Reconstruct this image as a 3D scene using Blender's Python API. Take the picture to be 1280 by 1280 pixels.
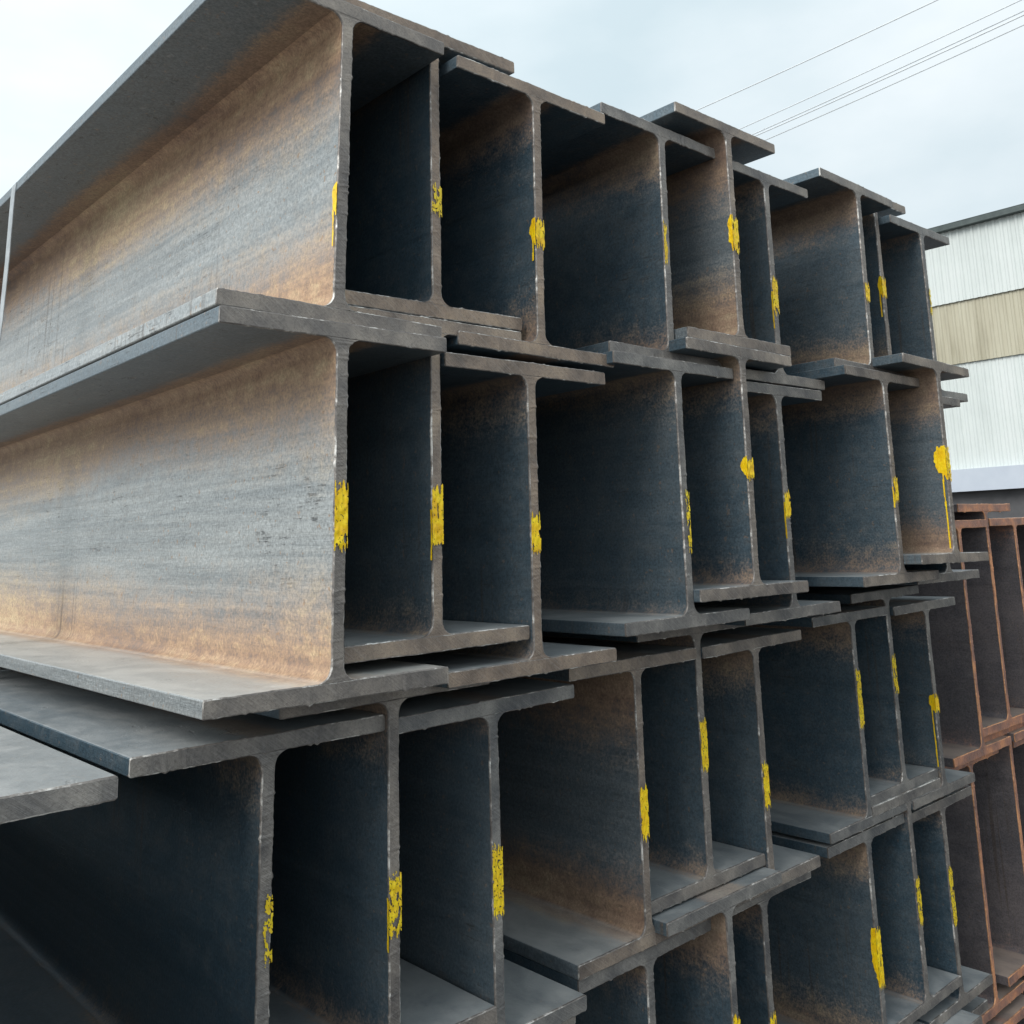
import bpy, math, random
from mathutils import Vector, Matrix, noise as mnoise

# ------------------------------------------------------------------ scene, camera, sky, sun
for o in list(bpy.data.objects):
    bpy.data.objects.remove(o, do_unlink=True)
scene = bpy.context.scene
col = scene.collection
R = math.radians

F_PX, CX, CY = 1201.53, 713.60, 434.79            # focal length and principal point (photo is 1280 px wide)
YAW, PITCH, ROLL = R(43.878), R(10.957), R(-2.285)
CAM = Vector((-0.5402, -0.9277, 0.1580))
fw = Vector((math.sin(YAW) * math.cos(PITCH), math.cos(YAW) * math.cos(PITCH), math.sin(PITCH)))
rt0 = Vector((math.cos(YAW), -math.sin(YAW), 0))
up0 = rt0.cross(fw)
rt = math.cos(ROLL) * rt0 + math.sin(ROLL) * up0
up = -math.sin(ROLL) * rt0 + math.cos(ROLL) * up0
cam_data = bpy.data.cameras.new('camera')
cam = bpy.data.objects.new('camera', cam_data)
col.objects.link(cam)
cam.matrix_world = Matrix(((rt.x, up.x, -fw.x, CAM.x), (rt.y, up.y, -fw.y, CAM.y), (rt.z, up.z, -fw.z, CAM.z), (0, 0, 0, 1)))
cam_data.sensor_width = 36
cam_data.lens = F_PX / 1280 * 36
cam_data.shift_x = (640 - CX) / 1280
cam_data.shift_y = (CY - 640) / 1280
cam_data.clip_start = 0.02
cam_data.clip_end = 3000
scene.camera = cam

SUN_DIR = Vector((-0.78, -0.08, 0.62)).normalized()      # towards the sun, behind thin cloud
sun_el = math.asin(SUN_DIR.z)
sun_az = math.atan2(SUN_DIR.x, SUN_DIR.y)

world = bpy.data.worlds.new('World')
scene.world = world
world.use_nodes = True
wn, wl = world.node_tree.nodes, world.node_tree.links
wn.clear()
w_out = wn.new('ShaderNodeOutputWorld')
bg = wn.new('ShaderNodeBackground')
bg.inputs['Strength'].default_value = 0.10
sky = wn.new('ShaderNodeTexSky')
sky.sky_type = 'NISHITA'
sky.sun_disc = False
sky.sun_elevation = sun_el
sky.sun_rotation = sun_az
sky.air_density = 1.0
sky.dust_density = 2.0
tc = wn.new('ShaderNodeTexCoord')
mp = wn.new('ShaderNodeMapping')
mp.inputs['Scale'].default_value = (1.0, 1.0, 2.2)
cl = wn.new('ShaderNodeTexNoise')
cl.inputs['Scale'].default_value = 2.1
cl.inputs['Detail'].default_value = 6
cl.inputs['Roughness'].default_value = 0.5
cr = wn.new('ShaderNodeValToRGB')
cr.color_ramp.elements[0].position = 0.33
cr.color_ramp.elements[0].color = (4.5, 5.35, 5.65, 1)
cr.color_ramp.elements[1].position = 0.68
cr.color_ramp.elements[1].color = (6.7, 7.1, 7.2, 1)
mx = wn.new('ShaderNodeMix')
mx.data_type = 'RGBA'
mx.inputs[0].default_value = 0.88                      # thin, almost closed cloud cover over the clear sky
wl.new(tc.outputs['Generated'], mp.inputs['Vector'])
wl.new(mp.outputs['Vector'], cl.inputs['Vector'])
wl.new(cl.outputs['Fac'], cr.inputs['Fac'])
wl.new(sky.outputs['Color'], mx.inputs[6])
wl.new(cr.outputs['Color'], mx.inputs[7])
# thin overcast glows towards the veiled sun
dt = wn.new('ShaderNodeVectorMath'); dt.operation = 'DOT_PRODUCT'
dt.inputs[1].default_value = SUN_DIR
gl = wn.new('ShaderNodeMapRange'); gl.inputs[1].default_value = -1; gl.inputs[2].default_value = 1
gl.inputs[3].default_value = 0.72; gl.inputs[4].default_value = 1.45
sc_ = wn.new('ShaderNodeVectorMath'); sc_.operation = 'SCALE'
wl.new(tc.outputs['Generated'], dt.inputs[0])
wl.new(dt.outputs['Value'], gl.inputs[0])
wl.new(mx.outputs[2], sc_.inputs[0])
wl.new(gl.outputs[0], sc_.inputs['Scale'])
wl.new(sc_.outputs[0], bg.inputs['Color'])
wl.new(bg.outputs['Background'], w_out.inputs['Surface'])

sun_data = bpy.data.lights.new('sun', 'SUN')
sun_data.energy = 1.5
sun_data.angle = R(35)
sun_data.color = (1.0, 0.955, 0.89)
sun = bpy.data.objects.new('sun', sun_data)
sun.rotation_euler = (-SUN_DIR).to_track_quat('-Z', 'Y').to_euler()
sun.location = (-4, 0, 6)
col.objects.link(sun)

scene.view_settings.view_transform = 'Standard'
scene.view_settings.look = 'None'
scene.view_settings.exposure = 0.75
scene.view_settings.gamma = 1.0
scene.view_settings.use_curve_mapping = False
scene.render.engine = 'CYCLES'
scene.render.resolution_x = scene.render.resolution_y = 1024

# ------------------------------------------------------------------ material helper
class NT:
    def __init__(s, name):
        s.m = bpy.data.materials.new(name)
        s.m.use_nodes = True
        s.t = s.m.node_tree
        s.t.nodes.clear()
        s.out = s.t.nodes.new('ShaderNodeOutputMaterial')
        s.p = s.t.nodes.new('ShaderNodeBsdfPrincipled')
        s.t.links.new(s.p.outputs[0], s.out.inputs[0])
    def n(s, kind): return s.t.nodes.new(kind)
    def put(s, sock, v):
        if isinstance(v, bpy.types.NodeSocket): s.t.links.new(v, sock)
        elif isinstance(v, (tuple, list)):
            sock.default_value = tuple(v) + (1,) if sock.type == 'RGBA' and len(v) == 3 else tuple(v)
        else: sock.default_value = v
    def math(s, op, a, b=0.0, c=None):
        k = s.n('ShaderNodeMath'); k.operation = op
        s.put(k.inputs[0], a); s.put(k.inputs[1], b)
        if c is not None: s.put(k.inputs[2], c)
        return k.outputs[0]
    def mix(s, f, a, b, mode='MIX'):
        k = s.n('ShaderNodeMix'); k.data_type = 'RGBA'; k.blend_type = mode
        s.put(k.inputs[0], f); s.put(k.inputs[6], a); s.put(k.inputs[7], b)
        return k.outputs[2]
    def step(s, lo, hi, v):
        k = s.n('ShaderNodeMapRange'); k.interpolation_type = 'SMOOTHSTEP'
        s.put(k.inputs[0], v); s.put(k.inputs[1], lo); s.put(k.inputs[2], hi)
        return k.outputs[0]
    def rng(s, v, a0, a1, b0, b1):
        k = s.n('ShaderNodeMapRange')
        for i, q in enumerate((v, a0, a1, b0, b1)): s.put(k.inputs[i], q)
        return k.outputs[0]
    def pos(s): return s.n('ShaderNodeTexCoord').outputs['Object']
    def xyz(s, v):
        k = s.n('ShaderNodeSeparateXYZ'); s.put(k.inputs[0], v); return k.outputs
    def scale(s, v, sc, off=None, rot=(0, 0, 0)):
        k = s.n('ShaderNodeMapping'); s.put(k.inputs[0], v); k.inputs['Scale'].default_value = sc
        k.inputs['Rotation'].default_value = rot
        if off is not None:
            c = s.n('ShaderNodeCombineXYZ')
            for i in range(3): s.put(c.inputs[i], off)
            s.put(k.inputs['Location'], c.outputs[0])
        return k.outputs[0]
    def noise(s, v, sc, det=4, rough=0.55, dist=0.0):
        k = s.n('ShaderNodeTexNoise'); s.put(k.inputs['Vector'], v)
        k.inputs['Scale'].default_value = sc; k.inputs['Detail'].default_value = det
        k.inputs['Roughness'].default_value = rough; k.inputs['Distortion'].default_value = dist
        return k.outputs['Fac']
    def attr(s, name):
        k = s.n('ShaderNodeAttribute'); k.attribute_type = 'OBJECT'; k.attribute_name = name
        return k.outputs['Fac']
    def rand(s): return s.math('MULTIPLY', s.attr('seed'), 37.0)
    def ramp(s, f, stops):
        k = s.n('ShaderNodeValToRGB'); s.put(k.inputs[0], f)
        while len(k.color_ramp.elements) < len(stops): k.color_ramp.elements.new(0.5)
        for e, (p, c) in zip(k.color_ramp.elements, stops):
            e.position = p; e.color = (c[0], c[1], c[2], 1)
        return k.outputs[0]
    def bump(s, h, strength, dist):
        k = s.n('ShaderNodeBump'); k.inputs['Strength'].default_value = strength
        k.inputs['Distance'].default_value = dist; s.put(k.inputs['Height'], h)
        s.t.links.new(k.outputs[0], s.p.inputs['Normal'])
    def done(s, colr, rough, metal=0.0, spec=0.5):
        s.put(s.p.inputs['Base Color'], colr); s.put(s.p.inputs['Roughness'], rough)
        s.put(s.p.inputs['Metallic'], metal); s.p.inputs['Specular IOR Level'].default_value = spec
        return s.m

# rolled steel: blue-grey mill scale with flash rust creeping out of the fillets
def rolled_steel(name, height, red=False, web=True):
    t = NT(name)
    P = t.pos(); rnd = t.rand(); rust = t.attr('rust'); lit_wear = t.attr('lit_wear')
    x, y, z = t.xyz(P)
    broad = t.noise(t.scale(P, (1, 0.28, 1), rnd), 5.0, 4, 0.55, 0.3)
    streak = t.noise(t.scale(P, (6, 0.9, 26), rnd), 2.6, 5, 0.62, 0.3)
    scr = t.noise(t.scale(P, (10, 3.5, 70), rnd), 5.0, 3, 0.7)
    fine = t.noise(t.scale(P, (1, 1, 1), rnd), 260.0, 3, 0.7)
    mid = t.noise(t.scale(P, (1, 0.8, 1), rnd), 42.0, 5, 0.7)
    if web:
        e = t.math('ABSOLUTE', t.math('SUBTRACT', t.math('DIVIDE', z, height), 0.47))
        e = t.math('MULTIPLY', e, 2.0)
    else:
        e = t.math('SUBTRACT', 1.25, t.math('MULTIPLY', t.math('ABSOLUTE', x), 16.0))
        e = t.math('MAXIMUM', e, 0.05)
    v = t.math('MULTIPLY_ADD', t.math('SUBTRACT', broad, 0.5), 0.75, e)
    v = t.math('MULTIPLY_ADD', t.math('SUBTRACT', streak, 0.5), t.math('MULTIPLY_ADD', lit_wear, 0.25, 0.12), v)
    v = t.math('MULTIPLY_ADD', t.math('SUBTRACT', mid, 0.5), 0.45, v)
    v = t.math('MULTIPLY_ADD', t.math('SUBTRACT', rust, 0.5), 0.9, v)
    v = t.math('MULTIPLY_ADD', t.math('SUBTRACT', fine, 0.5), t.math('MULTIPLY_ADD', lit_wear, -0.25, 0.62), v)
    mask = t.step(t.math('MULTIPLY_ADD', lit_wear, -0.13, 0.46), t.math('MULTIPLY_ADD', lit_wear, 0.17, 0.84), v)
    if red:
        rustc = t.ramp(t.math('MULTIPLY_ADD', streak, 0.5, t.math('MULTIPLY', mid, 0.5)),
                       [(0.30, (0.13, 0.078, 0.068)), (0.5, (0.24, 0.125, 0.09)), (0.72, (0.46, 0.21, 0.10))])
        scale_d, scale_l = (0.12, 0.112, 0.122), (0.19, 0.165, 0.168)
    else:
        rustc = t.ramp(t.math('MULTIPLY_ADD', broad, 0.45, t.math('MULTIPLY_ADD', mid, 0.35, t.math('MULTIPLY', streak, 0.2))),
                       [(0.36, (0.125, 0.08, 0.06)), (0.45, (0.25, 0.152, 0.098)), (0.53, (0.37, 0.245, 0.155)), (0.64, (0.49, 0.38, 0.235))])
        rustc = t.mix(t.math('MULTIPLY', t.math('SUBTRACT', 1.0, lit_wear), 0.62), rustc, (0.105, 0.085, 0.076))
        scale_d, scale_l = (0.044, 0.078, 0.106), (0.082, 0.112, 0.134)
    sc = t.mix(t.step(0.35, 0.68, t.math('MULTIPLY_ADD', mid, 0.5, t.math('MULTIPLY', broad, 0.5))), scale_d, scale_l)
    sc = t.mix(lit_wear, sc, t.mix(t.step(0.3, 0.7, streak), (0.26, 0.275, 0.28), (0.40, 0.41, 0.405)))  # paler grey: part weathering, part skylight put into the colour
    flake = t.math('MULTIPLY', t.step(0.57, 0.64, scr), t.step(0.46, 0.60, mid))
    flake = t.math('MULTIPLY', flake, t.rng(t.step(0.48, 0.60, t.noise(t.scale(P, (1, 0.7, 1), rnd), 8.0, 2, 0.5)), 0, 1, 0.12, 1.0))
    sc = t.mix(t.math('MULTIPLY', flake, 0.75), sc, (0.06, 0.065, 0.07))
    bright = t.math('MULTIPLY', t.step(0.64, 0.74, t.noise(t.scale(P, (10, 5, 90), rnd), 7.0, 2, 0.6)), lit_wear)
    sc = t.mix(t.math('MULTIPLY', bright, 0.55), sc, (0.52, 0.53, 0.54))
    cl_ = t.mix(mask, sc, rustc)
    runs = t.noise(t.scale(P, (10, 95, 2.2), rnd), 1.0, 3, 0.6)               # water runs down the web
    patch = t.step(0.52, 0.64, t.noise(t.scale(P, (1, 1, 1), rnd), 2.3, 2, 0.5))
    runs = t.math('MULTIPLY', t.math('MULTIPLY', t.step(0.55, 0.68, runs), patch), 0.55)
    cl_ = t.mix(runs, cl_, (0.10, 0.075, 0.058))
    spots = t.step(0.66, 0.72, t.noise(t.scale(P, (1, 1, 1), rnd), 120.0, 2, 0.5))
    cl_ = t.mix(t.math('MULTIPLY', spots, t.math('MULTIPLY_ADD', lit_wear, 0.4, 0.25)), cl_, (0.33, 0.20, 0.11))
    grain = t.rng(fine, 0.32, 0.68, 0.70, 1.30)
    cg = t.n('ShaderNodeCombineColor')
    for q in range(3): t.put(cg.inputs[q], grain)
    cl_ = t.mix(1.0, cl_, cg.outputs[0], 'MULTIPLY')
    dust_shade = t.math('MULTIPLY', t.step(0.42, 0.8, mid), t.math('MULTIPLY', t.math('SUBTRACT', 1.0, mask), 0.22))
    cl_ = t.mix(dust_shade, cl_, (0.16, 0.155, 0.15))
    nz = t.xyz(t.n('ShaderNodeNewGeometry').outputs['Normal'])[2]
    upd = t.math('MULTIPLY', t.math('MULTIPLY', t.step(0.80, 0.99, nz), t.math('MULTIPLY_ADD', mask, -0.6, 1.0)), t.math('MULTIPLY_ADD', broad, 0.7, t.math('MULTIPLY_ADD', mid, 0.5, 0.25)))
    stain = t.noise(t.scale(P, (1, 0.6, 1), rnd), 11.0, 4, 0.6, 0.6)
    upd = t.math('MULTIPLY', upd, t.math('MULTIPLY', t.attr('dust_shade'), t.rng(t.step(0.40, 0.60, stain), 0, 1, 0.62, 1.0)))
    cl_ = t.mix(upd, cl_, (0.42, 0.33, 0.28) if red else t.mix(lit_wear, (0.37, 0.385, 0.39), (0.70, 0.685, 0.65)))  # up-facing sides: dusty layer, plus sky brightness painted in on the paler beams
    rough = t.math('MULTIPLY_ADD', mask, 0.24, t.math('MULTIPLY_ADD', mid, 0.22, t.math('MULTIPLY_ADD', lit_wear, -0.06, 0.33)))
    metal = t.math('MULTIPLY', t.math('SUBTRACT', 1.0, mask), t.math('MULTIPLY_ADD', lit_wear, 0.2, 0.28))
    h = t.math('MULTIPLY_ADD', fine, 0.5, t.math('MULTIPLY_ADD', mid, 0.7, t.math('MULTIPLY', flake, -1.0)))
    h = t.math('MULTIPLY_ADD', scr, 0.6, h)
    t.bump(h, 0.55, 0.0012)
    return t.done(cl_, rough, metal)

# saw-cut / torch-cut end grain of the beams
def cut_end(name, red=False):
    t = NT(name)
    P = t.pos(); rnd = t.rand(); lit_wear = t.attr('lit_wear'); warm = t.attr('warm')
    x, y, z = t.xyz(P)
    saw = t.noise(t.scale(t.scale(P, (1, 1, 1), None, (0, R(52), 0)), (9, 1, 0.35), rnd), 60.0, 3, 0.7)
    blot = t.noise(t.scale(P, (1, 1, 1), rnd), 16.0, 4, 0.6)
    fine = t.noise(t.scale(P, (1, 1, 1), rnd), 420.0, 2, 0.7)
    if red:
        c = t.ramp(blot, [(0.34, (0.24, 0.14, 0.12)), (0.5, (0.46, 0.22, 0.15)), (0.64, (0.74, 0.33, 0.16))])
    else:
        cold = t.ramp(blot, [(0.32, (0.085, 0.09, 0.10)), (0.52, (0.175, 0.174, 0.172)), (0.72, (0.30, 0.29, 0.275))])
        hot = t.ramp(blot, [(0.3, (0.13, 0.097, 0.077)), (0.5, (0.265, 0.195, 0.147)), (0.72, (0.42, 0.305, 0.21))])
        c = t.mix(warm, cold, hot)
    c = t.mix(t.math('MULTIPLY', t.step(0.45, 0.7, saw), 0.3), c, t.mix(0.55, c, (0.42, 0.40, 0.38)))
    c = t.mix(t.math('MULTIPLY', t.step(0.47, 0.66, fine), 0.35), c, t.mix(0.7, c, (0.03, 0.028, 0.028)))
    t.bump(t.math('MULTIPLY_ADD', fine, 0.6, saw), 0.6, 0.0009)
    return t.done(c, t.math('MULTIPLY_ADD', blot, 0.3, 0.32), 0.4)

# melted, shiny burr along the cut
def burr_mat(name, red=False):
    t = NT(name)
    P = t.pos(); rnd = t.rand()
    a = t.math('MULTIPLY_ADD', t.noise(t.scale(P, (1, 1, 1), rnd), 90.0, 3, 0.7), 0.5, t.math('MULTIPLY', t.noise(t.scale(P, (1, 1, 1), rnd), 22.0, 2, 0.5), 0.5))
    if red: c = t.ramp(a, [(0.35, (0.22, 0.11, 0.08)), (0.6, (0.80, 0.40, 0.20))])
    else: c = t.ramp(a, [(0.40, (0.11, 0.10, 0.095)), (0.53, (0.22, 0.20, 0.185)), (0.62, (0.60, 0.58, 0.55))])
    return t.done(c, 0.42, 0.3)

def paint_mat():
    t = NT('yellow_marker_paint')
    P = t.pos(); rnd = t.rand(); thin = t.attr('thin')
    a = t.noise(t.scale(P, (1, 1, 1), rnd), 70.0, 4, 0.6)
    b = t.noise(t.scale(P, (2.2, 1, 0.7), rnd, (0, R(25), 0)), 260.0, 2, 0.6)
    c = t.ramp(a, [(0.3, (0.72, 0.40, 0.002)), (0.5, (0.85, 0.55, 0.002)), (0.7, (0.88, 0.66, 0.008))])
    c = t.mix(t.math('MULTIPLY', thin, 0.55), c, (0.42, 0.40, 0.03))
    c = t.mix(t.math('MULTIPLY', t.step(0.60, 0.70, b), 0.7), c, (0.30, 0.22, 0.03))
    t.bump(a, 0.4, 0.001)
    return t.done(c, 0.45)

def plain(name, c0, c1, sc, rough, metal=0.0, stretch=(1, 1, 1), bump=0.2, det=5):
    t = NT(name)
    P = t.pos()
    a = t.noise(t.scale(P, stretch), sc, det, 0.6)
    t.bump(a, bump, 0.01)
    return t.done(t.ramp(a, [(0.32, c0), (0.68, c1)]), rough, metal)

H, BW, TF, TW, RAD = 0.40, 0.2823, 0.0182, 0.0140, 0.017
LEN = 12.0
MAT = dict(
    web=rolled_steel('rolled_steel_web', H), flange=rolled_steel('rolled_steel_flange', H, web=False),
    cut=cut_end('cut_steel_end'), burr=burr_mat('bright_burr'),
    rweb=rolled_steel('rusted_steel_web', 0.565, red=True), rflange=rolled_steel('rusted_steel_flange', 0.565, red=True, web=False),
    rcut=cut_end('rusted_cut_end', True), rburr=burr_mat('rusted_burr', True), paint=paint_mat(),
    strap=plain('zinc_strap', (0.24, 0.255, 0.265), (0.40, 0.415, 0.425), 30, 0.38, 0.4),
    cable=plain('weathered_cable', (0.60, 0.63, 0.66), (0.68, 0.71, 0.74), 3, 0.6),
    timber=plain('dunnage_timber', (0.16, 0.11, 0.07), (0.34, 0.25, 0.16), 8, 0.8, 0, (1, 12, 12)),
    trim=plain('dark_green_trim', (0.03, 0.045, 0.045), (0.06, 0.08, 0.078), 4, 0.5),
    lintel=plain('blue_grey_lintel', (0.36, 0.40, 0.47), (0.46, 0.50, 0.56), 0.7, 0.5),
    bay=plain('dark_bay', (0.05, 0.05, 0.055), (0.09, 0.09, 0.095), 2, 0.8),
)

def cladding(name, c0, c1, c2, streaky):
    t = NT(name)
    P = t.pos()
    a = t.noise(t.scale(P, (1, 1, 0.12)), 1.6, 5, 0.65)
    b = t.noise(t.scale(P, (1, 1, 1)), 0.7, 4, 0.6)
    c = t.ramp(t.math('MULTIPLY_ADD', a, streaky, t.math('MULTIPLY', b, 1 - streaky)), [(0.34, c0), (0.5, c1), (0.66, c2)])
    return t.done(c, 0.55)
MAT['white_clad'] = cladding('white_cladding', (0.46, 0.50, 0.49), (0.53, 0.57, 0.56), (0.58, 0.61, 0.605), 0.5)
MAT['skylight'] = cladding('yellowed_skylight_sheet', (0.24, 0.22, 0.155), (0.37, 0.345, 0.26), (0.46, 0.44, 0.345), 0.85)

def ground_mat():
    t = NT('yard_concrete')
    P = t.pos()
    a = t.noise(P, 0.35, 8, 0.6); b = t.noise(P, 9.0, 6, 0.7)
    c = t.ramp(t.math('MULTIPLY_ADD', a, 0.6, t.math('MULTIPLY', b, 0.4)),
               [(0.35, (0.06, 0.056, 0.052)), (0.5, (0.10, 0.095, 0.09)), (0.65, (0.15, 0.143, 0.135))])
    t.bump(b, 0.4, 0.02)
    return t.done(c, 0.85)
MAT['ground'] = ground_mat()

# ------------------------------------------------------------------ object helpers
def mesh(name, verts, faces, mats, idx=None, smooth=None):
    me = bpy.data.meshes.new(name)
    me.from_pydata(verts, [], faces)
    for m in mats: me.materials.append(m)
    if idx: me.polygons.foreach_set('material_index', idx)
    if smooth: me.polygons.foreach_set('use_smooth', smooth)
    me.update()
    return me
def link(name, data, parent=None, **props):
    o = bpy.data.objects.new(name, data)
    col.objects.link(o)
    if parent is not None: o.parent = parent
    for k, v in props.items(): o[k] = v
    return o
def box_mesh(name, lo, hi, mat, bevel=0.0):
    (a, b, c), (d, e, f) = lo, hi
    v = [(a, b, c), (d, b, c), (d, e, c), (a, e, c), (a, b, f), (d, b, f), (d, e, f), (a, e, f)]
    q = [(0, 3, 2, 1), (4, 5, 6, 7), (0, 1, 5, 4), (1, 2, 6, 5), (2, 3, 7, 6), (3, 0, 4, 7)]
    return mesh(name, v, q, [mat])

# a plate-like prism along +y. pairs = cross-section sampled as (left, right) points;
# the front end gets an uneven cut, a burr lip and a chamfer
def prism(name, pairs, mats, seed, length, amp, smooth_side, spike=0.0):
    rnd = random.Random(seed)
    n = len(pairs)
    def jit(i, s):
        v = mnoise.noise(Vector((i * 0.83, s * 7.3, seed * 3.1))) * amp + mnoise.noise(Vector((i * 0.07, s * 3.3, seed * 1.7))) * amp * 0.9
        if rnd.random() < spike: v += rnd.uniform(0.3, 1.0) * amp * (3.2 if s == 1 and not smooth_side else 1.8)
        return v
    rings = []
    loop0 = [p[0] for p in pairs] + [p[1] for p in reversed(pairs)]
    dirs = []
    for i, (a, b) in enumerate(pairs):
        d = Vector((a[0] - b[0], 0, a[1] - b[1]))
        dirs.append(d.normalized() if d.length > 1e-6 else Vector())
    m = 2 * n
    J = [jit(i, 0) for i in range(n)] + [jit(i, 1) for i in reversed(range(n))]
    D = [dirs[i] for i in range(n)] + [-dirs[i] for i in reversed(range(n))]
    def ring(y, grow, inset, yj):
        out = []
        for k in range(m):
            px, pz = loop0[k]
            o = D[k] * (grow * J[k] - inset)
            out.append((px + o.x, y + yj * J[k], pz + o.z))
        return out
    rings.append(ring(0.0000, 0.7, 0.0011, -0.4))      # face rim
    rings.append(ring(0.0006, 1.0, 0.0, -0.4))         # burr lip
    rings.append(ring(0.0030, 0.75, 0.0, 0.0))
    rings.append(ring(0.0075, 0.0, 0.0, 0.0))
    rings.append(ring(length, 0.0, 0.0, 0.0))
    verts = [v for r in rings for v in r]
    faces, idx, sm = [], [], []
    for r in range(len(rings) - 1):
        for k in range(m):
            k2 = (k + 1) % m
            if smooth_side and k in (n - 1, m - 1): continue        # the web grows out of the flange there
            faces.append((r * m + k, (r + 1) * m + k, (r + 1) * m + k2, r * m + k2))
            idx.append(2 if r < 2 else 0)
            sm.append(smooth_side)
    last = (len(rings) - 1) * m
    for i in range(n - 1):
        faces.append((i, i + 1, m - 2 - i, m - 1 - i)); idx.append(1); sm.append(False)
        faces.append((last + i, last + m - 1 - i, last + m - 2 - i, last + i + 1)); idx.append(1); sm.append(False)
    return mesh(name, verts, faces, mats, idx, sm)

def web_mesh(seed, h, tw, tf, rad, mats, length, amp):
    zs = []
    for k in range(9):
        a = k / 8 * math.pi / 2
        zs.append((tf - 0.0004 + rad * (1 - math.cos(a)), tw / 2 + rad * (1 - math.sin(a))))
    z0, z1 = tf + rad, h - tf - rad
    n = int((z1 - z0) / 0.0026)
    zs += [(z0 + (z1 - z0) * i / n, tw / 2) for i in range(1, n)]
    zs += [(h - z, w) for z, w in reversed(zs[:9])]
    return prism('web', [((-w, z), (w, z)) for z, w in zs], mats, seed, length, amp, True, 0.10)

def flange_mesh(seed, h, bw, tf, mats, length, amp, top):
    z0 = h - tf if top else 0.0
    n = int(bw / 0.004)
    pr = [((-bw / 2, z0 + tf - 0.0016), (-bw / 2, z0 + 0.0014)), ((-bw / 2 + 0.0005, z0 + tf - 0.0005), (-bw / 2 + 0.0005, z0 + 0.0005))]
    pr += [((-bw / 2 + 0.0018 + (bw - 0.0036) * i / n, z0 + tf), (-bw / 2 + 0.0018 + (bw - 0.0036) * i / n, z0)) for i in range(n + 1)]
    pr += [((bw / 2 - 0.0005, z0 + tf - 0.0005), (bw / 2 - 0.0005, z0 + 0.0005)), ((bw / 2, z0 + tf - 0.0016), (bw / 2, z0 + 0.0014))]
    return prism('flange', pr, mats, seed, length, amp, False, 0.05)

def beam_root(x, y, z, a, h, label, group):
    o = link('steel_girder', None, None, label=label, category='steel beam', group=group)
    o.empty_display_size = 0.1
    s, c = math.sin(a), math.cos(a)
    o.location = (x - s * h / 2, y, z + h / 2 - c * h / 2)
    o.rotation_euler = (0, a, 0)
    return o

GM = [MAT['web'], MAT['cut'], MAT['burr']]
GF = [MAT['flange'], MAT['cut'], MAT['burr']]
WEBS = [web_mesh(11 + i, H, TW, TF, RAD, GM, LEN, 0.00065) for i in range(7)]
TOPS = [flange_mesh(31 + i, H, BW, TF, GF, LEN, 0.0006, True) for i in range(5)]
BOTS = [flange_mesh(51 + i, H, BW, TF, GF, LEN, 0.0006, False) for i in range(5)]

# ------------------------------------------------------------------ marker paint on the cut web ends
def paint_mesh(seed, z0, z1, zdrip, style, tw, thin=0.0, blob=0.013):
    """style letters: F brushed over the web end, S blob smeared round onto the left face, L / R only along that edge"""
    rnd = random.Random(seed)
    verts, faces = [], []
    def sheet(nu, nv, fn, keep):
        base = len(verts)
        for j in range(nv + 1):
            for i in range(nu + 1):
                verts.append(fn(i / nu, j / nv))
        for j in range(nv):
            for i in range(nu):
                if keep((i + 0.5) / nu, (j + 0.5) / nv):
                    a = base + j * (nu + 1) + i
                    faces.append((a, a + 1, a + nu + 2, a + nu + 1))
    def nz(a, b, c): return mnoise.noise(Vector((a, b, c + seed * 5.7)))
    hgt = z1 - z0
    if any(q in style for q in 'FLR'):
        def fn(u, v):
            bulge = 0.0012 + 0.0010 * (nz(u * 4, v * hgt * 160, 1) + 0.3)
            return ((u - 0.5) * (tw + 0.0022), -bulge, z0 - 0.006 + v * (hgt + 0.012))
        def keep(u, v):
            dv = min(v, 1 - v) * (hgt + 0.012)
            edge = dv - 0.007 + 0.013 * nz(u * 9, (v > 0.5) * 5.3, 2)
            if edge < 0: return False
            if 'L' in style and u > 0.42 + 0.25 * nz(v * hgt * 60, 1, 3): return False
            if 'R' in style and u < 0.52 + 0.25 * nz(v * hgt * 60, 1, 3): return False
            return nz(u * 9 + v * hgt * 200, v * hgt * 420, 4) > -0.54 + 0.4 * thin and nz(u * 3, v * hgt * 90, 6) > -0.50 + 0.3 * thin
        sheet(26, max(24, int(hgt / 0.0007)), fn, keep)
    if 'S' in style or zdrip:
        big = blob if 'S' in style else 0.004
        lowest = min(zdrip, z0) if zdrip else z0
        za, zb = lowest - 0.002, z1 + 0.004
        dy = 0.006 + rnd.random() * 0.004
        zc = z0 + hgt * 0.62
        def fn2(u, v):
            zz = za + v * (zb - za)
            return (-tw / 2 - 0.0016 - 0.0009 * abs(nz(u * 6, zz * 90, 7)), -0.0014 + u * big * 1.3, zz)
        def keep2(u, v):
            yy = u * big * 1.3; zz = za + v * (zb - za)
            if 'S' in style:
                r = ((zz - zc) / (hgt * 0.5)) ** 2 + (yy / (big * 0.8)) ** 2 + 0.5 * nz(yy * 150, zz * 110, 8)
                if r < 1: return True
                if z0 < zz < zc and yy < (zz - z0) * 0.8 * big / (zc - z0) * 0.6 + 0.002: return True
            if zdrip:
                w = 0.0014 + 0.0004 * nz(zz * 60, 1, 9)
                c = (dy if 'S' in style else 0.0015) + 0.0012 * nz(zz * 25, 3, 10)
                if zz < zc and abs(yy - c) < w: return True
            return False
        sheet(44 if 'S' in style else 10, max(24, int((zb - za) / 0.0008)), fn2, keep2)
    used = sorted({i for f in faces for i in f}); mp_ = {o: k for k, o in enumerate(used)}
    me = mesh('paint_mark', [verts[i] for i in used], [tuple(mp_[i] for i in f) for f in faces], [MAT['paint']])
    me.polygons.foreach_set('use_smooth', [True] * len(me.polygons))
    return me

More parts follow.
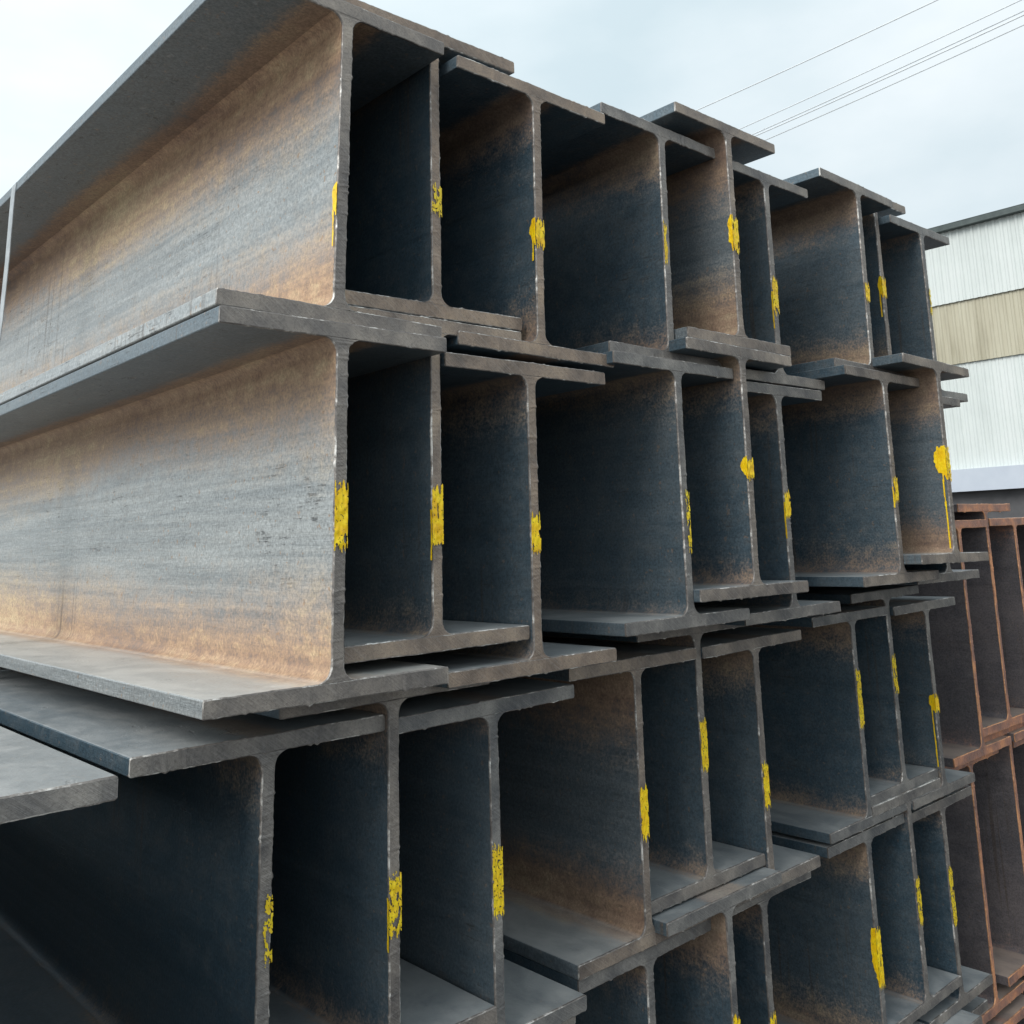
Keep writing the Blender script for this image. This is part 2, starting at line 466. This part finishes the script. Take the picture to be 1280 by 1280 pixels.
# ------------------------------------------------------------------ ground
gz = -1.785
link('ground', mesh('ground', [(-400, -400, gz), (400, -400, gz), (400, 400, gz), (-400, 400, gz)], [(0, 1, 2, 3)], [MAT['ground']]), None, kind='structure')

# ------------------------------------------------------------------ the shed behind
def corrugated(name, x, y0, y1, z0, z1, pitch, depth, mat, parent):
    verts, faces = [], []
    n = int((y1 - y0) / pitch)
    prof = [(0, 0), (0.28, 0), (0.40, 1), (0.68, 1), (0.80, 0)]
    pts = [(y0 + (i + u) * pitch, d * depth) for i in range(n) for u, d in prof] + [(y0 + n * pitch, 0)]
    for y, d in pts:
        verts += [(x - d, y, z0), (x - d, y, z1)]
    k = len(pts)
    for i in range(k - 1):
        faces.append((2 * i, 2 * i + 2, 2 * i + 3, 2 * i + 1))
    return link(name, mesh(name, verts, faces, [mat]), parent)
shed = link('storage_shed', None, None, label='white corrugated shed with a yellowed skylight band behind the stack', category='building')
shed.location = (20, 0, gz)
SY0, SY1 = -30.0, 45.0
corrugated('lower_cladding', 0.0, SY0, SY1, 1.17 - gz, 3.52 - gz, 0.16, 0.02, MAT['white_clad'], shed)
corrugated('skylight_band', -0.05, SY0, SY1, 3.48 - gz, 4.88 - gz, 0.16, 0.02, MAT['skylight'], shed)
corrugated('upper_cladding', -0.10, SY0, SY1, 4.84 - gz, 6.46 - gz, 0.16, 0.02, MAT['white_clad'], shed)
link('roof_edge_trim', box_mesh('roof_edge_trim', (-0.28, SY0, 6.45 - gz), (0.2, SY1, 6.57 - gz), MAT['trim']), shed)
link('lintel', box_mesh('lintel', (-0.22, SY0, 0.72 - gz), (0.0, SY1, 1.19 - gz), MAT['lintel']), shed)
link('back_wall', box_mesh('back_wall', (0.06, SY0, 0), (0.3, SY1, 6.40 - gz), MAT['bay']), shed)
rv = [(-0.28, SY0, 6.58 - gz), (-0.28, SY1, 6.58 - gz), (14, SY1, 9.2 - gz), (14, SY0, 9.2 - gz), (28, SY0, 6.58 - gz), (28, SY1, 6.58 - gz)]
link('roof', mesh('roof', rv, [(0, 3, 2, 1), (3, 4, 5, 2)], [MAT['trim']]), shed)

# ------------------------------------------------------------------ main stack: fitted end positions (x, y, z, lean, paint)
BEAMS = {
 'r1A1':(0.008,0.011,0.3995,1.54,(0.127,0.166,0.093)), 'r1B1':(0.166,0.049,0.4345,0.05,(0.138,0.178,0)), 'r1C1':(0.329,0.030,0.397,0.92,(0.158,0.194,0.138)),
 'r1A2':(0.613,0.038,0.416,1.10,(0.163,0.230,0)), 'r1B2':(0.764,0.012,0.453,0.54,(0.166,0.228,0)), 'r1C2':(0.914,0.042,0.407,0.21,(0.129,0.196,0.103)),
 'r1A3':(1.199,0.014,0.443,1.45,(0.150,0.186,0)), 'r1B3':(1.367,0.065,0.474,0.02,(0.161,0.205,0.121)), 'r1C3':(1.532,0.044,0.425,0.16,(0.187,0.253,0)),
 'r2A1':(0.000,0.000,-0.001,0.57,(0.154,0.222,0)), 'r2B1':(0.150,0.033,0.029,0.23,(0.123,0.190,0.107)), 'r2C1':(0.301,0.027,-0.014,0.36,(0.149,0.197,0)),
 'r2A2':(0.592,0.015,0.016,0.32,(0.109,0.198,0)), 'r2B2':(0.742,0.001,0.050,0.71,(0.184,0.217,0)), 'r2C2':(0.893,0.038,0.003,0.06,(0.168,0.212,0.135)),
 'r2A3':(1.177,-0.015,0.044,0.67,(0.150,0.195,0.141)), 'r2B3':(1.328,-0.052,0.074,1.37,(0.160,0.224,0.024)), 'r2C3':(1.478,0.040,0.029,0.65),
 'r3A1':(-0.042,0.072,-0.436,0.46,(0.178,0.248,0)), 'r3B1':(0.108,0.064,-0.404,-0.03,(0.136,0.199,0.122)), 'r3C1':(0.260,0.071,-0.443,-0.20,(0.151,0.229,0)),
 'r3A2':(0.571,0.112,-0.429,0.25,(0.146,0.215,0)), 'r3B2':(0.722,0.116,-0.391,0.20,(0.173,0.247,0)), 'r3C2':(0.872,0.111,-0.430,-0.33,(0.126,0.195,0)),
 'r3A3':(1.230,0.134,-0.416,0.08,(0.179,0.287,0)), 'r3B3':(1.380,0.137,-0.383,-0.16,(0.193,0.265,0)), 'r3C3':(1.532,0.129,-0.419,-0.20,(0.168,0.204,0.059)),
 'r4A2':(0.573,0.117,-0.830,0.06), 'r4B2':(0.723,0.087,-0.795,-0.03,(0.192,0.233,0)), 'r4C2':(0.874,0.133,-0.834,-0.05,(0.164,0.212,0)),
 'r4A3':(1.230,0.142,-0.823,-0.05,(0.128,0.226,0)), 'r4B3':(1.380,0.133,-0.783,-0.04,(0.156,0.237,0)), 'r4C3':(1.535,0.141,-0.830,0.02,(0.157,0.265,0)),
 'r3C0':(-0.386,-0.080,-0.417,0.0),
 # carried on below, mostly out of the picture
 'r4C0':(-0.386,-0.02,-0.830,0.0), 'r4A1':(-0.040,0.085,-0.842,0.0), 'r4B1':(0.108,0.08,-0.805,0.0), 'r4C1':(0.258,0.09,-0.845,0.0),
 'r5C0':(-0.40,0.0,-1.268,0.0), 'r5A1':(-0.03,0.12,-1.280,0.0), 'r5B1':(0.125,0.13,-1.243,0.0), 'r5C1':(0.275,0.11,-1.281,0.0),
 'r5A2':(0.60,0.14,-1.270,0.0), 'r5B2':(0.755,0.12,-1.233,0.0), 'r5C2':(0.91,0.15,-1.272,0.0),
 'r5A3':(1.225,0.12,-1.268,0.0), 'r5B3':(1.385,0.10,-1.231,0.0), 'r5C3':(1.54,0.16,-1.268,0.0),
 'r6C0':(-0.40,0.02,-1.672,0.0), 'r6A1':(-0.03,0.13,-1.683,0.0), 'r6C1':(0.275,0.12,-1.683,0.0), 'r6A2':(0.60,0.13,-1.673,0.0), 'r6C2':(0.91,0.14,-1.673,0.0),
 'r6A3':(1.225,0.13,-1.671,0.0), 'r6C3':(1.54,0.14,-1.671,0.0),
}
STYLE = dict(r1A1='S', r1B1='F', r1C1='FS', r1A2='L', r1B2='FS', r1C2='F', r1A3='F', r1B3='FS', r1C3='R', r2A1='F', r2B1='F', r2C1='F', r2A2='R',
             r2B2='FS', r2C2='F', r2A3='F', r2B3='FS', r3A1='R', r3B1='F', r3C1='F', r3A2='F', r3B2='F', r3C2='F', r3A3='F', r3B3='F', r3C3='FS',
             r4B2='F', r4C2='F', r4A3='FS', r4B3='F', r4C3='F')
BLOB = dict(r2B3=0.032, r1C1=0.016, r2B2=0.016, r3C3=0.018, r4A3=0.015)
THIN = dict(r1C3=0.7, r2A2=0.6, r3A1=0.7, r3C1=0.45, r3B1=0.4, r3A3=0.5, r3B3=0.5, r4B3=0.6, r4C3=0.6, r1B1=0.5, r1A2=0.4, r3C2=0.3, r3B2=0.3, r2A3=0.2, r1C2=0.25)
RUST = dict(r1A1=0.76, r2A1=0.66, r3A1=0.2, r3A2=0.72, r1B2=0.75, r2B3=0.66, r1C1=0.5, r4B2=0.66, r1A2=0.45, r1A3=0.5)
LIT_WEAR = dict(r1A1=0.95, r2A1=0.90, r3A1=0.0, r3A2=0.30, r1B2=0.32, r2B3=0.22, r3C0=0.9)  # weathering mixed with painted-in skylight, strongest on the open left beams
WARM = dict(r1B1=0.9, r1C1=0.85, r2B1=0.7, r2C1=0.8, r1A1=0.35, r2A1=0.3, r1B2=0.6, r2B2=0.45, r3A2=0.6, r3C2=0.4, r2B3=0.5, r1B3=0.5, r2A3=0.5)

ROWN = {1: 'top row', 2: 'second row', 3: 'third row', 4: 'fourth row', 5: 'fifth row', 6: 'bottom row'}
BUN = {'0': 'far left bundle', '1': 'left bundle', '2': 'middle bundle', '3': 'right bundle'}
SIDE = {'A': 'left beam', 'B': 'raised middle beam', 'C': 'right beam'}
LABEL = {
 'r1A1': 'topmost left H-beam, broad rust-streaked web lit by the sky',
 'r2A1': 'H-beam in second row with big grey-orange web face and bright yellow brush mark',
 'r1B2': 'H-beam whose top flange juts above all others at top middle, reddish rust on web',
 'r2B3': 'second-row H-beam at far right with fan-shaped yellow blob and long drip',
 'r3C0': 'H-beam at lower left edge showing only its pale top flange',
 'r3A1': 'third-row H-beam at left with large dark blue web',
 'r3A2': 'third-row H-beam with brown-rusted web and wide bottom flange, left of middle bundle',
 'r3C3': 'third-row H-beam at right with orange-yellow drip reaching its bottom flange',
 'r4A3': 'fourth-row H-beam with long bright yellow smear, left beam of right bundle',
}
for i, (key, d) in enumerate(BEAMS.items()):
    row, pos, bun = int(key[1]), key[2], key[3]
    label = LABEL.get(key, 'grey H-beam in the %s, %s of the %s' % (ROWN[row], SIDE[pos], BUN[bun]))
    b = beam_root(d[0], d[1], d[2], R(d[3]), H, label, 'dark steel H-beams of the main stack')
    rr = random.Random(i * 17 + 5)
    at = dict(dust_shade=0.35 if key == 'r3A1' else 1.0, seed=rr.random(), rust=RUST.get(key, rr.uniform(0.22, 0.42)), lit_wear=LIT_WEAR.get(key, rr.uniform(0.0, 0.12)), warm=WARM.get(key, rr.uniform(0.0, 0.4)))  # lower flange of the third-row left beam darkened: painted shade
    link('web', WEBS[(i * 3) % 7], b, **at)
    link('flange', TOPS[(i * 2) % 5], b, **dict(at, lit_wear=at['lit_wear'] * 0.25, dust_shade=1.0))  # top flanges kept darker, painting in the shade of their undersides
    link('flange', BOTS[(i * 2 + 1) % 5], b, **at)
    if len(d) > 4:
        link('paint_mark', paint_mesh(100 + i, d[4][0], d[4][1], d[4][2], STYLE[key], TW, THIN.get(key, 0.05), BLOB.get(key, 0.012)), b, thin=THIN.get(key, 0.05), seed=at['seed'])

# ------------------------------------------------------------------ rust-red stack of deeper beams to the right
RH, RB, RTF, RTW = 0.565, 0.32, 0.020, 0.013
RM = [MAT['rweb'], MAT['rcut'], MAT['rburr']]
RF = [MAT['rflange'], MAT['rcut'], MAT['rburr']]
RWEBS = [web_mesh(81 + i, RH, RTW, RTF, 0.016, RM, LEN, 0.0009) for i in range(3)]
RTOP = [flange_mesh(91 + i, RH, RB, RTF, RF, LEN, 0.0009, True) for i in range(3)]
RBOT = [flange_mesh(96 + i, RH, RB, RTF, RF, LEN, 0.0009, False) for i in range(3)]
RED = [
 (1.888, 0.20, -0.411, 'upper rust-red H-beam nearest the grey stack, showing its pinkish bottom flange'),
 (2.055, 0.20, -0.371, 'upper rust-red H-beam, second from the grey stack, its flange raised'),
 (2.232, 0.20, -0.411, 'upper rust-red H-beam, third from the grey stack, at right picture edge'),
 (2.560, 0.21, -0.411, 'upper rust-red H-beam beyond the right picture edge'),
 (1.872, 0.23, -0.978, 'lower rust-red H-beam nearest the grey stack with bright orange web edge'),
 (2.085, 0.22, -0.938, 'lower rust-red H-beam at right picture edge, its bottom flange orange'),
 (2.262, 0.22, -0.978, 'lower rust-red H-beam beyond the right picture edge'),
 (1.888, 0.22, -1.565, 'lowest rust-red H-beam nearest the grey stack'),
 (2.232, 0.22, -1.565, 'lowest rust-red H-beam beyond the right picture edge'),
]
for i, (x, y, z, label) in enumerate(RED):
    b = beam_root(x, y, z, R(0.35 if i < 4 else 0.2), RH, label, 'rust-red H-beams of the neighbouring stack')
    rr = random.Random(i + 900)
    at = dict(dust_shade=1.0, rust=rr.uniform(0.0, 0.2), seed=rr.random(), lit_wear=0.0, warm=1.0)
    link('web', RWEBS[i % 3], b, **at)
    link('flange', RTOP[i % 3], b, **at)
    link('flange', RBOT[(i + 1) % 3], b, **at)

# timber bearers under both stacks
for k, y in enumerate((0.8, 4.2, 7.8, 11.2)):
    where = ('near', 'second', 'third', 'far')[k]
    link('timber_bearer', box_mesh('timber_bearer', (-0.65, y, gz), (1.75, y + 0.12, -1.6835), MAT['timber']), None,
         label='%s timber bearer under the dark steel stack' % where, category='timber', group='timber bearers')
    link('timber_bearer', box_mesh('timber_bearer', (1.79, y, gz), (2.9, y + 0.12, -1.5655), MAT['timber']), None,
         label='%s timber bearer under the rust-red stack' % where, category='timber', group='timber bearers')

# ------------------------------------------------------------------ steel strap round the upper left bundle
def strap():
    yc, w, th = 0.895, 0.026, 0.0012
    path = [(-0.1335, 0.02), (-0.1455, -0.02), (-0.1450, 0.2), (-0.1430, 0.36), (-0.1410, 0.42), (-0.1385, 0.47), (-0.1345, 0.55), (-0.1310, 0.66), (-0.1290, 0.775),
            (-0.1275, 0.801), (-0.120, 0.806), (0.03, 0.8475), (0.20, 0.8475), (0.33, 0.8475), (0.470, 0.800), (0.478, 0.79), (0.476, 0.6), (0.470, 0.41), (0.458, 0.2), (0.452, -0.018), (0.44, -0.0215), (0.15, -0.0225), (-0.135, -0.0215)]
    path = path[1:]
    # smooth by subdividing
    v, f = [], []
    n = len(path)
    for k, (x, z) in enumerate(path):
        a, c = path[k - 1], path[(k + 1) % n]
        t = Vector((c[0] - a[0], c[1] - a[1])).normalized()
        nx, nz = -t.y * th, t.x * th
        lean = 0.004 * math.sin(k)
        v += [(x, yc - w / 2 + lean, z), (x, yc + w / 2 + lean, z), (x + nx, yc + w / 2 + lean, z + nz), (x + nx, yc - w / 2 + lean, z + nz)]
    for k in range(n):
        k2 = (k + 1) % n
        for j in range(4):
            j2 = (j + 1) % 4
            f.append((4 * k + j, 4 * k2 + j, 4 * k2 + j2, 4 * k + j2))
    return mesh('steel_strap', v, f, [MAT['strap']])
link('steel_strap', strap(), None, label='pale steel strap wrapped round the upper left bundle', category='strap')

# ------------------------------------------------------------------ overhead cables
def tube(name, pts, rad, mat, seg=6):
    v, f = [], []
    for k, p in enumerate(pts):
        a = pts[max(0, k - 1)]; c = pts[min(len(pts) - 1, k + 1)]
        t = (c - a).normalized(); s = t.cross(Vector((0, 0, 1))).normalized(); u = s.cross(t)
        for j in range(seg):
            an = 2 * math.pi * j / seg
            v.append(p + s * rad * math.cos(an) + u * rad * math.sin(an))
    for k in range(len(pts) - 1):
        for j in range(seg):
            f.append((k * seg + j, k * seg + (j + 1) % seg, (k + 1) * seg + (j + 1) % seg, (k + 1) * seg + j))
    return mesh(name, [tuple(q) for q in v], f, [mat])
# (two points each, world metres; all hang level about 12 m above the yard)
CABLES = [
 ((0.726, 0.550, 0.413), (0.815, 0.340, 0.469), 'single overhead cable highest in the sky'),
 ((0.756, 0.525, 0.391), (0.847, 0.279, 0.453), 'overhead cable, upper one of the lower group'),
 ((0.767, 0.513, 0.386), (0.851, 0.281, 0.444), 'overhead cable, upper of the close pair'),
 ((0.7692, 0.511, 0.3845), (0.8523, 0.282, 0.4408), 'overhead cable running just below its close twin'),
 ((0.775, 0.505, 0.379), (0.855, 0.284, 0.433), 'lowest overhead cable in the sky'),
]
for k, (d0, d1, label) in enumerate(CABLES):
    zc = 10.6 - 0.15 * k
    p0 = CAM + Vector(d0) * (zc / d0[2]); p1 = CAM + Vector(d1) * (zc / d1[2])
    dv = p1 - p0
    pts = [p0 + dv * (t / 10) + Vector((0, 0, 0.012 * ((t / 10 - 0.5) ** 2) * dv.length)) for t in range(-25, 36)]
    link('overhead_cable', tube('overhead_cable', pts, (0.014, 0.013, 0.014, 0.015, 0.013)[k], MAT['cable']), None,
         label=label, category='cable', group='overhead cables')
